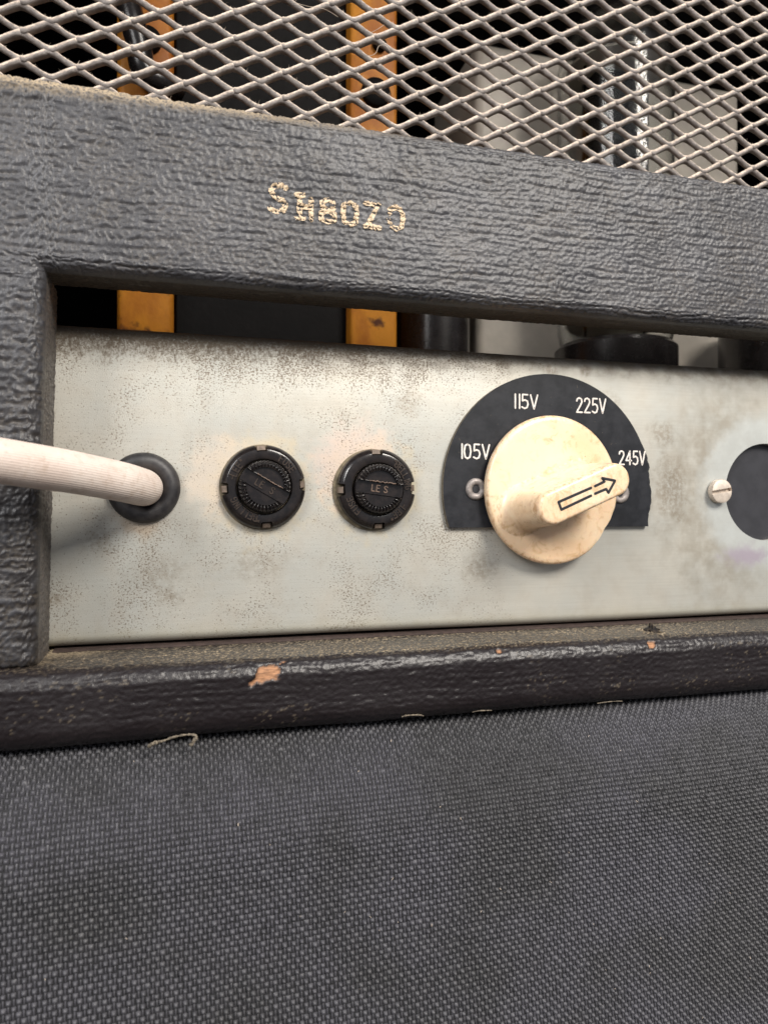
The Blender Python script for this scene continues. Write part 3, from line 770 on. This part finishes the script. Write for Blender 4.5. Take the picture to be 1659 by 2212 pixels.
# ------------------------------------------------------------------ FUSE HOLDERS
def fuse(u, v, rot, slot, texts, label, captext_mat, capletter, offs, seed):
    c0 = P(u, v, -2.4); c = (c0[0], 0, c0[2])
    t = thing('fuse_holder', (c[0], 0, c[2]-9), label, 'fuse holder', 'fuse holders on the chassis panel')
    notch = [math.radians(a+rot) for a in (90, 0, 270, 180)]
    R = 8.75; N = 288
    def mod(r, d_, th):
        for a in notch:
            dd = (th-a+math.pi) % (2*math.pi)-math.pi
            if abs(dd)*R < 1.28: return (min(r, 7.35), d_)
        return (r, d_)
    mb = MB()
    mb.lathe([(R-.1, .1), (R, .3), (R, 1.45), (R-.14, 1.7), (R-.45, 2.0), (R-.98, 2.50), (R-1.1, 2.56), (7.0, 2.57), (5.95, 2.6), (5.75, 2.5), (5.7, 2.2), (5.7, .4)], c, N, mod=mod)
    mb.build('collar', M_bake, t, True, sharp=38)
    mb = MB(); mb.lathe([(8.95, .02), (8.95, .38), (8.6, .42), (4, .42)], (c[0]+offs[0], 0, c[2]+offs[1]), 72); mb.build('washer', M_wash, t, True, sharp=40)
    for a, w in zip(notch, (.9, .7, .85, .7)):
        mb = MB(); ca, sa = math.cos(a), math.sin(a)
        vs = []
        for (rr, tt, dd) in [(7.5, -w, 0), (8.7, -w, 0), (8.7, w, 0), (7.5, w, 0), (7.6, -w, 1.6), (8.5, -w*.9, 1.2), (8.5, w*.9, 1.2), (7.6, w, 1.6)]:
            vs.append((c[0]+rr*ca-tt*sa, -.3-dd, c[2]+rr*sa+tt*ca))
        mb.add(vs, [(0, 3, 2, 1), (4, 5, 6, 7), (0, 1, 5, 4), (1, 2, 6, 5), (2, 3, 7, 6), (3, 0, 4, 7)]); mb.build('metal_tab', M_tab, t)
    # raised maker's lettering on the collar
    mb = MB()
    for (s, deg) in texts: arc_text(mb, s, c[0], -2.5, c[2], 6.75, deg, 1.35, .27, .30, 1.0)
    mb.build('raised_lettering', M_text_b, t)
    # cap: slot floor, two raised half-moons with knurled ring, sides
    cap = MB(); sl = math.radians(slot); HB = 1.32
    cap.lathe([(5.36, .4), (5.36, 3.3), (5.25, 3.5), (.02, 3.5)], c, 96)
    rings = [(3.86, 4.05), (3.90, 4.5), (4.02, 4.62), (4.4, 4.70), (4.9, 4.62), (5.12, 4.4), (5.26, 4.1), (5.34, 3.6)]
    for sg in (1, -1):
        def pt(x, b, h):
            b *= sg
            return (c[0]+x*math.cos(sl)-b*math.sin(sl), -h, c[2]+x*math.sin(sl)+b*math.cos(sl))
        nt_ = 260; vs = []; fs = []
        for (r, h) in rings:
            f0 = math.asin(HB/r)
            for k in range(nt_+1):
                f = f0+(math.pi-2*f0)*k/nt_; kn = .5+.5*math.cos(40*f)
                hh = h-(.50*(1-kn) if 4.0 < r < 5.3 else 0); vs.append(pt(r*math.cos(f), r*math.sin(f), hh))
        m1 = nt_+1
        for i in range(len(rings)-1):
            for k in range(nt_): a_ = i*m1+k; fs.append((a_, a_+1, a_+1+m1, a_+m1))
        cap.add(vs, fs)
        arc_ = [pt(3.86*math.cos(f), 3.86*math.sin(f), 4.05) for f in np.linspace(math.asin(HB/3.86), math.pi-math.asin(HB/3.86), 60)]
        cap.add(arc_, [tuple(range(60))])
        # walls and soft lip along the slot
        xs_ = [math.sqrt(r*r-HB*HB) for r, h in rings]; hs_ = [h for r, h in rings]
        for q in (1, -1):
            L_ = [pt(q*x, HB, h) for x, h in zip(xs_, hs_)]+[pt(q*x, HB, 3.45) for x in xs_]
            n_ = len(xs_); cap.add(L_, [(k, k+1, n_+k+1, n_+k) for k in range(n_-1)])
        x0_ = xs_[0]; rr0 = random.Random(seed*7+sg)
        xs2 = np.linspace(-x0_, x0_, 22); top = [pt(x, HB+.16, 4.05) for x in xs2]; mid_ = [pt(x, HB+.05+rr0.uniform(-.03, .03), 4.30+rr0.uniform(-.04, .04)) for x in xs2]; lo = [pt(x, HB-.04, 3.45) for x in xs2]
        cap.add(top+mid_+lo, [(k, k+1, 22+k+1, 22+k) for k in range(21)]+[(22+k, 22+k+1, 44+k+1, 44+k) for k in range(21)])
    cp = cap.build('cap', M_bake, t, True, sharp=35)
    mb = MB(); polys, wd = text_polys(capletter, 1.35)
    def fm(a, b, d_):
        a -= wd/2; b -= .68
        return (c[0]+a*math.cos(sl)-b*math.sin(sl), -3.5-d_, c[2]+a*math.sin(sl)+b*math.cos(sl))
    strokes(mb, polys, .27, fm, .16); mb.build('cap_lettering', captext_mat, cp)
    # rust-brown grime line along one lip of the slot
    rr = random.Random(seed); mb = MB()
    pts = [(c[0]+a*math.cos(sl)-1.42*math.sin(sl)+rr.uniform(-.06, .06), -4.28, c[2]+a*math.sin(sl)+1.42*math.cos(sl)+rr.uniform(-.10, .12)) for a in np.linspace(-2.6, 3.4, 26)]
    tube(mb, pts, [rr.uniform(.05, .17) for _ in pts], 6); mb.build('grime', M_text_r, cp, True)
fuse(571, 1051, 4, -30, (('"BELLING', 262), ('-LEE"', 168), ('FUSE', 62)), 'left one of two black fuse holders, with a steeply slanting cap slot', M_text_b, 'LE  S', (-.05, -.05), 1)
fuse(817, 1056, 2, -7, (('"BELLING', 60), ('-LEE"', -30), ('FUSE', 230)), 'right one of two black fuse holders, with pinkish letters in its nearly level slot', M_text_r, 'LE S', (-.6, -.15), 2)

# ------------------------------------------------------------------ POWER CABLE
cab = MB()
path = [P(312, 1053, 12), P(312, 1053.5, 3), P(310, 1053, -3.2), P(298, 1050, -7.6), P(268, 1042, -12.0), P(215, 1031, -16), P(140, 1017, -21), P(50, 1003, -26), P(-60, 987, -31), P(-200, 970, -37)]
tube(cab, spline(path, 10), 3.62, 192, True, None, lambda t: .028*math.cos(52*t))
o = cab.build('power_cable', M_cable, None, True)
set_props(o, 'ribbed white power cable coming out of the black rubber grommet at the left', 'cable')

# ------------------------------------------------------------------ VOLTAGE SELECTOR
vs_t = thing('voltage_selector', (85.6, 0, -12), 'voltage selector: black half-round dial plate marked 105V to 245V with a cream pointer knob', 'selector')
def plate():
    cx, cz, R = 86.2, 5.3, 27.0; zb = -3.5; pts = []
    a0 = math.asin((zb-cz)/R); n = 120; rg = random.Random(9)
    for i in range(n+1):
        a = math.pi-a0 - (math.pi-2*a0)*i/n
        r = R
        x, z = cx+r*math.cos(a), cz+r*math.sin(a)
        if z < 17.0 and x > cx:                      # chipped right-hand edge
            x = min(x*1.0+.9*max(0, min(1, (17-z)/8)), 112.6+.9*math.exp(-((z-4)/4)**2)+.22*(vn(np.array([z*1.3]), np.array([2.2]), 3)[0]-.5)*2+.5*(vn(np.array([z*4.]), np.array([1.2]), 4)[0]-.5))
        pts.append((x, z))
    t = 1.15
    f = MB(); m_ = len(pts); V = [(x, -t, z) for x, z in pts]+[(x, 0.02, z) for x, z in pts]
    tr = tessellate_polygon([[Vector((x, z, 0)) for x, z in pts]]); f.add(V[:m_], [tuple(q) for q in tr])
    bm = bmesh.new(); vv = [bm.verts.new(v) for v in f.v]
    for q in f.f: bm.faces.new([vv[i] for i in q])
    for fc in bm.faces:
        fc.normal_update()
        if fc.normal.y > 0: fc.normal_flip()
    f2 = MB(); f2.bm(bm); pl = f2.build('dial_plate', M_plate, vs_t)
    sc_ = MB(); r3 = random.Random(4)
    for _ in range(26):
        a_ = r3.uniform(.1, 3.0); r_ = r3.uniform(18.5, 25.5); x_, z_ = cx+r_*math.cos(a_), cz+r_*math.sin(a_); t_ = r3.uniform(0, 3.14); l_ = r3.uniform(.12, .7); w_ = .035
        if x_ > 110: continue
        sc_.add([(x_-w_, -t-.012, z_), (x_+w_, -t-.012, z_), (x_+l_*math.cos(t_)+w_, -t-.012, z_+l_*math.sin(t_)), (x_+l_*math.cos(t_)-w_, -t-.012, z_+l_*math.sin(t_))], [(0, 1, 2, 3)])
    sc_.build('scratches', M_edge, pl, kind='stuff')
    e = MB(); e.add(V, [(i, (i+1) % m_, m_+(i+1) % m_, m_+i) for i in range(m_)]); e.build('plate_edge', M_edge, pl)
    # four engraved voltages
    for (s, u0, u1, v0, v1) in (('105V', 993, 1057, 959, 990), ('115V', 1108, 1161, 851, 881), ('225V', 1245, 1308, 859, 890), ('245V', 1337, 1393, 974, 1003)):
        a = P(u0, v1, -t); b = P(u1, v1, -t); hz = P(u0, v0, -t)[2]-a[2]
        polys, wd = text_polys(s, hz); k = (b[0]-a[0])/wd
        polys = [[(p[0]*k, p[1]) for p in pl_] for pl_ in polys]
        mb = MB(); strokes(mb, polys, .40, lambda x, y, d_: (a[0]+x, -t-d_, a[2]+y), .05); mb.build('lettering', M_white, pl, label=s+' in cream engraved characters')
    for (x, z) in ((P(1031, 1056, -2)[0], 5.2), (P(1343, 1066, -2)[0], 4.6)):
        mb = MB(); mb.lathe([(2.5, 1.1), (2.45, 1.45), (2.0, 1.75), (1.4, 1.7), (1.0, 1.4), (.8, .2)], (x, 0, z), 40); rv = mb.build('rivet', M_rivet, vs_t, True)
        mb = MB(); mb.lathe([(.88, 1.2), (.01, 1.2)], (x, 0, z), 24); mb.build('rivet_hole', M_ink, rv)
plate()
kc_ = (85.25, 5.1)
def knob():
    cx, cz = kc_; R = 17.15; n = 160; yf = 4.5
    prof = [(R-.5, 2.0), (R-.1, 2.2), (R, 2.7), (R, 3.6), (R-.15, 4.05), (R-.6, 4.35), (R-1.4, 4.45), (R-4, 4.5), (8, 4.55), (4, 4.6), (.02, 4.6)]
    def mod(r, d_, th):
        # shallow flat bite in the lower right of the rim
        dd = (math.degrees(th)-326) % 360; dd = dd-360 if dd > 180 else dd
        return (min(r, R-1.0+.045*abs(dd)*.9) if abs(dd) < 24 and r > R-1.4 else r, d_)
    mb = MB(); mb.lathe(prof, (cx, 0, cz), n, mod=mod); mb.lathe([(R-.6, 2.0), (6, 2.0), (6, 0.8)], (cx, 0, cz), 64)
    mb.v = [(cx+(v[0]-cx)*.975, v[1], v[2]) for v in mb.v]
    o = mesh_obj('knob', mb.v, mb.f, M_knob, vs_t, True, sharp=60, attrs={'dust': [(.55 if math.hypot(v[0]-cx, v[2]-cz) > R-.7 else 0) for v in mb.v]}, label='round cream plastic pointer knob')
    # grip bar
    yt = 17.6
    A = P(1198, 1097, -yt); B = P(1331, 1036, -yt)
    dx, dz = B[0]-A[0], B[2]-A[2]; L = math.hypot(dx, dz); ex, ez = dx/L, dz/L; nx, nz = -ez, ex
    mx, mz = (A[0]+B[0])/2, (A[2]+B[2])/2
    def stadium(hl0, hl1, r, n=24):
        pts = []
        for k in range(n+1): t = -math.pi/2+math.pi*k/n; pts.append((hl1+r*math.cos(t), r*math.sin(t)))
        for k in range(n+1): t = math.pi/2+math.pi*k/n; pts.append((-hl0+r*math.cos(t), r*math.sin(t)))
        return pts
    hl = L/2
    lv = [(4.4, hl+1.2, hl-1.0, 6.2), (4.7, hl+.9, hl-1.2, 5.5), (5.2, hl+.6, hl-1.3, 5.0), (6.2, hl+.35, hl-1.2, 4.65), (9, hl+.2, hl-.8, 4.35), (13, hl+.05, hl-.3, 4.0), (15.6, hl, hl-.05, 3.75), (16.7, hl, hl, 3.62), (17.2, hl-.02, hl-.02, 3.5), (17.5, hl-.1, hl-.1, 3.22), (17.6, hl-.2, hl-.2, 2.95)]
    vs = []; fs = []; du = []
    for (d_, h0, h1, r) in lv:
        for (a, b) in stadium(h0, h1, r):
            vs.append((mx+a*ex+b*nx, -d_, mz+a*ez+b*nz)); du.append(.6 if d_ > 15 and d_ < 17.55 else (.16 if d_ > 6 else .45*(d_ < 5)))
    m_ = len(stadium(1, 1, 1))
    for i in range(len(lv)-1):
        for k in range(m_): a = i*m_+k; b = i*m_+(k+1) % m_; fs.append((a, b, b+m_, a+m_))
    top0 = (len(lv)-1)*m_; base_n = len(vs)
    # finely divided top face so that wear and colour vary on it
    for k in range(m_): p = vs[top0+k]; vs.append((mx+(p[0]-mx)*.86, -17.62, mz+(p[2]-mz)*.86)); du.append(.25)
    for k in range(m_): fs.append((top0+k, top0+(k+1) % m_, base_n+(k+1) % m_, base_n+k))
    fs.append(tuple(base_n+k for k in range(m_)))
    g = mesh_obj('grip', vs, fs, M_knob, o, True, sharp=50, attrs={'dust': du})
    mb = MB()
    def z8(x, y): return P((1100+x/2.765)/1.173, (920+y/2.765)/1.173, -17.66)
    S_ = [[(1100, 874), (872, 974), (892, 1027), (1100, 929)], [(1128, 862), (1194, 830), (1178, 806), (1268, 824), (1222, 908), (1206, 882), (1128, 915)]]
    cv = [[z8(*p) for p in s] for s in S_]; cv = [[(p[0], p[2]) for p in s] for s in cv]
    strokes(mb, cv, .66, lambda x, z, d_: (x, -17.60-d_, z), .06); mb.build('arrow_marking', M_ink, o, label='black outlined arrow')
knob()

# ------------------------------------------------------------------ THINGS STANDING ON THE CHASSIS, BEHIND THE GRILLE
zc = 37.4
def upbox(u0, u1, y, y1, ztop, bev=1.5, z0=zc):
    a = P(u0, 720, y)[0]; b = P(u1, 720, y)[0]; mb = MB(); mb.box((a, y, z0), (b, y1, ztop), bev); return mb
tr = thing('mains_transformer', (P(560, 720, 62)[0], 62, zc), 'large transformer with two amber varnished windings either side of dark laminations', 'transformer')
upbox(252, 376, 46, 80, 160, 2.0).build('winding', M_orange, tr, True, sharp=40)
upbox(757, 859, 46, 80, 160, 1.2).build('winding', M_orange, tr, True, sharp=40)
for k in range(26):
    z0 = zc
    a = P(384, 720, 52)[0]; b = P(750, 720, 52)[0]
    pass
nl = 14; a = P(380, 720, 50)[0]; b = P(753, 720, 50)[0]
upbox(379, 754, 51, 78, 160, .5).build('core', M_lam, tr)
# dark strap and lug crossing the windings high up
mb = MB(); q = P(300, 60, 42); tube(mb, spline([P(268, -40, 44), P(285, 40, 42), P(300, 95, 42), P(310, 150, 42), P(345, 178, 43), P(385, 190, 46)], 8), 3.2, 12); mb.build('lead_wire', M_can, tr, True)
for (u, v, r) in ((318, 85, 3.6), (316, 158, 3.4), (812, 200, 4.2), (820, 95, 2.0)):
    q = P(u, v, 45.5); mb = MB(); mb.lathe([(r, -1), (r, .6), (r-.5, 1.2), (.02, 1.4)], q, 28); mb.build('clamp_bolt', M_lam, tr, True)
def cyl(name, u0, u1, y, h, matl, par, prof=None, label=None):
    a = P(u0, 720, y)[0]; b = P(u1, 720, y)[0]; r = (b-a)/2; mb = MB()
    pr_ = prof(r, h) if prof else [(r, 0), (r, h-1.5), (r-1.5, h), (.02, h)]
    mb.lathe(pr_, ((a+b)/2, y, zc+.05), 48, axis='z'); return mb.build(name, matl, par, True, label, sharp=40), (a+b)/2, r
cy, _, _ = cyl('black_capacitor', 862, 1008, 70, 40, M_can, None)
set_props(cy, 'tall black capacitor standing right of the amber winding, behind the vinyl rail', 'capacitor')
gb = thing('choke_transformer', (P(1300, 700, 95)[0], 95, zc), 'grey painted transformer cover behind the glass valve', 'transformer')
mb = upbox(1030, 1595, 78, 125, 0, 0); mb = MB()
a = P(1030, 700, 78)[0]; b = P(1600, 700, 78)[0]; ztp = P(1030, 84, 78)[2]
bm = bmesh.new(); bmesh.ops.create_cube(bm, size=1, matrix=Matrix.Translation(((a+b)/2, 100, (zc+ztp)/2)) @ Matrix.Diagonal((b-a, 44, ztp-zc, 1)))
bmesh.ops.bevel(bm, geom=bm.edges[:], offset=3, segments=5, profile=.5, affect='EDGES'); mb.bm(bm); mb.build('cover', M_gray, gb, True)
mb = MB(); mb.box((a-8, 80, zc), (b+8, 122, zc+2.5), .4); mb.build('mounting_flange', M_gray, gb)

def valve(u0, u1, y, label, top):
    a = P(u0, 720, y)[0]; b = P(u1, 720, y)[0]; cx = (a+b)/2; r = (b-a)/2
    t = thing('glass_valve', (cx, y, zc), label, 'valve')
    mb = MB(); mb.lathe([(r*1.06, 0), (r*1.06, 3.5), (r*.98, 4), (r*.98, 15.5), (r*.90, 17)], (cx, y, zc+.05), 56, axis='z'); mb.build('base', M_can, t, True, sharp=40)
    g = r*.93; H = top
    prof = [(g*.80, 15.2), (g*.96, 18), (g, 22), (g, H-g*1.1), (g*.97, H-g*.75), (g*.88, H-g*.45), (g*.70, H-g*.2), (g*.4, H-g*.04), (.03, H)]
    mb = MB(); mb.lathe(prof, (cx, y, zc), 64, axis='z')
    gi = g-.9; prof2 = [(p[0]*gi/g if p[0] > 1 else .03, p[1]-(.9 if i > 3 else 0)) for i, p in enumerate(prof)][::-1]
    mb.lathe(prof2, (cx, y, zc), 64, axis='z'); mb.build('glass', M_glass, t, True)
    mb = MB(); mb.box((cx-g*.50, y-g*.30, zc+26), (cx+g*.50, y+g*.30, zc+H-22), .8)
    for s in (-1, 1): tube(mb, [(cx+s*g*.60, y, zc+20), (cx+s*g*.60, y, zc+H-14)], .5, 8)
    mb.build('anode', M_lam, t, True, sharp=40)
    for zz in (24, H-20):
        mb = MB(); mb.lathe([(g*.86, 0), (g*.86, .6), (.02, .6)], (cx, y, zc+zz), 32, axis='z'); mb.build('mica_disc', M_gray, t)
valve(1212, 1440, 56, 'clear glass valve on a black base, in front of the grey transformer cover', P(1330, 28, 56)[2]-zc)
c2, _, _ = cyl('black_can', 1586, 1800, 56, 30, M_can, None)
set_props(c2, 'squat black can cut off by the right edge, standing behind the chassis panel', 'capacitor')

# ------------------------------------------------------------------ SPEAKER CABINET BELOW
sp_t = thing('speaker_cabinet', (60, 20, -100), 'loudspeaker cabinet under the amplifier, covered in charcoal woven cloth', 'speaker cabinet')
def cloth():
        # curve over the rounded top edge, then down
    y, z = -14.0, -41.9; ang = 14.0; ds = .1; pts = [(y, z)]; L = 0
    while L < 75:
        y -= math.cos(math.radians(ang))*ds; z -= math.sin(math.radians(ang))*ds; L += ds
        ang = min(86, 14+72*min(1, L/26)**.75)
        pts.append((y, z))
    pts = np.array(pts); s = np.arange(len(pts))*ds
    px_, ps = .745, .95
    nx = int(256/px_); ns = int(s[-1]/ps*1.12)
    xi = np.arange(nx)[:, None]; si = np.arange(ns)[None, :]
    xx = -70+xi*px_ + 0*si; ss = si*ps + .0*xi
    # fabric is pulled slightly off square
    ss2 = ss*(1-.0012*(xx-40)) + .9*fbm(xx*.03, ss*.05, 3); xx2 = xx + .8*fbm(xx*.02, ss*.04, 4)
    par = ((xi+si) % 2)[..., None, None]
    uu = np.linspace(-1, 1, 5)[:, None]; vv = np.linspace(-1, 1, 4)[None, :]
    rs = np.random.RandomState(4)
    j1 = rs.normal(0, .035, (nx, ns, 1, 1)); j2 = rs.normal(0, .035, (nx, ns, 1, 1)); jh = 1+rs.normal(0, .16, (nx, ns, 1, 1)); jw = 1+rs.normal(0, .08, (nx, ns, 1, 1))
    hw = np.where(par == 0, .54*px_, .22*px_); hh = np.where(par == 0, .43*ps, .58*ps); ht = np.where(par == 0, .58, .22)
    lx = uu*hw*jw; ls = vv*hh*jw
    hgt = ht*jh*(1-uu**2)**.55*(1-.92*vv**2)**.55 + 0*lx - .04
    hgt = np.where(par == 0, ht*jh*(np.maximum(1-uu**2, 0))**.6*(np.maximum(1-vv**2, 0))**.5, ht*jh*(np.maximum(1-uu**2, 0))**.5*(np.maximum(1-vv**2, 0))**.6)-.03
    GX = xx2[..., None, None]+lx+j1+0*hgt; GS = 0*hgt+np.clip(ss2[..., None, None]+ls+j2, 0, s[-1]-.01)
    yy = np.interp(GS, s, pts[:, 0]); zz = np.interp(GS, s, pts[:, 1])
    tx = np.gradient(pts[:, 0], ds); tz = np.gradient(pts[:, 1], ds)
    ny = np.interp(GS, s, tz); nz = -np.interp(GS, s, tx)     # outward normal
    und = .5*fbm(GX*.03, GS*.04, 5)
    V = np.stack([GX, yy+ny*(hgt+und), zz+nz*(hgt+und)], -1).reshape(-1, 3)
    blk = np.arange(nx*ns)[:, None]*20
    q = []
    for a in range(4):
        for b in range(3): q.append([a*4+b, a*4+b+1, (a+1)*4+b+1, (a+1)*4+b])
    F = (blk[:, None, :]+np.array(q)[None]).reshape(-1, 4)
    mesh_obj('woven_cloth', V, F, M_weave, sp_t, True, kind='stuff', label='charcoal woven cloth rolling over the cabinet edge')
    gx = np.arange(-70, XR, 1.5); gs = np.r_[np.arange(0, s[-1], 1.0)]
    X, S = np.meshgrid(gx, gs, indexing='ij'); und = .5*fbm(X*.03, S*.04, 5)
    y_ = np.interp(S, s, pts[:, 0]); z_ = np.interp(S, s, pts[:, 1]); ny = np.interp(S, s, tz); nz = -np.interp(S, s, tx)
    V = np.stack([X, y_+ny*(und-.06), z_+nz*(und-.06)], -1)
    mesh_obj('cloth_backing', V.reshape(-1, 3), grid_faces(len(gx), len(gs)), M_clothbase, sp_t, True)
    mb = MB(); mb.box((-70, -12, -100), (XR, 185, -42.6)); mb.build('cabinet_body', M_inside, sp_t)
    # lint specks
    rg = random.Random(2); mb = MB()
    for _ in range(90):
        x = rg.uniform(-60, 170); sv = rg.uniform(4, 70); k = int(sv/ds); y0, z0 = pts[k]; an = rg.uniform(0, math.pi); ln = rg.uniform(.15, .55); w = .05
        dx, dz = math.cos(an)*ln, math.sin(an)*ln; tyy, tzz = tx[k], tz[k]
        yo = y0+tz[k]*.75; zo = z0-tx[k]*.75
        mb.add([(x-w, yo, zo), (x+w, yo, zo), (x+dx+w, yo+tyy*dz, zo+tzz*dz), (x+dx-w, yo+tyy*dz, zo+tzz*dz)], [(0, 1, 2, 3)])
    mb.build('lint', M_lint, sp_t, kind='stuff')
cloth()
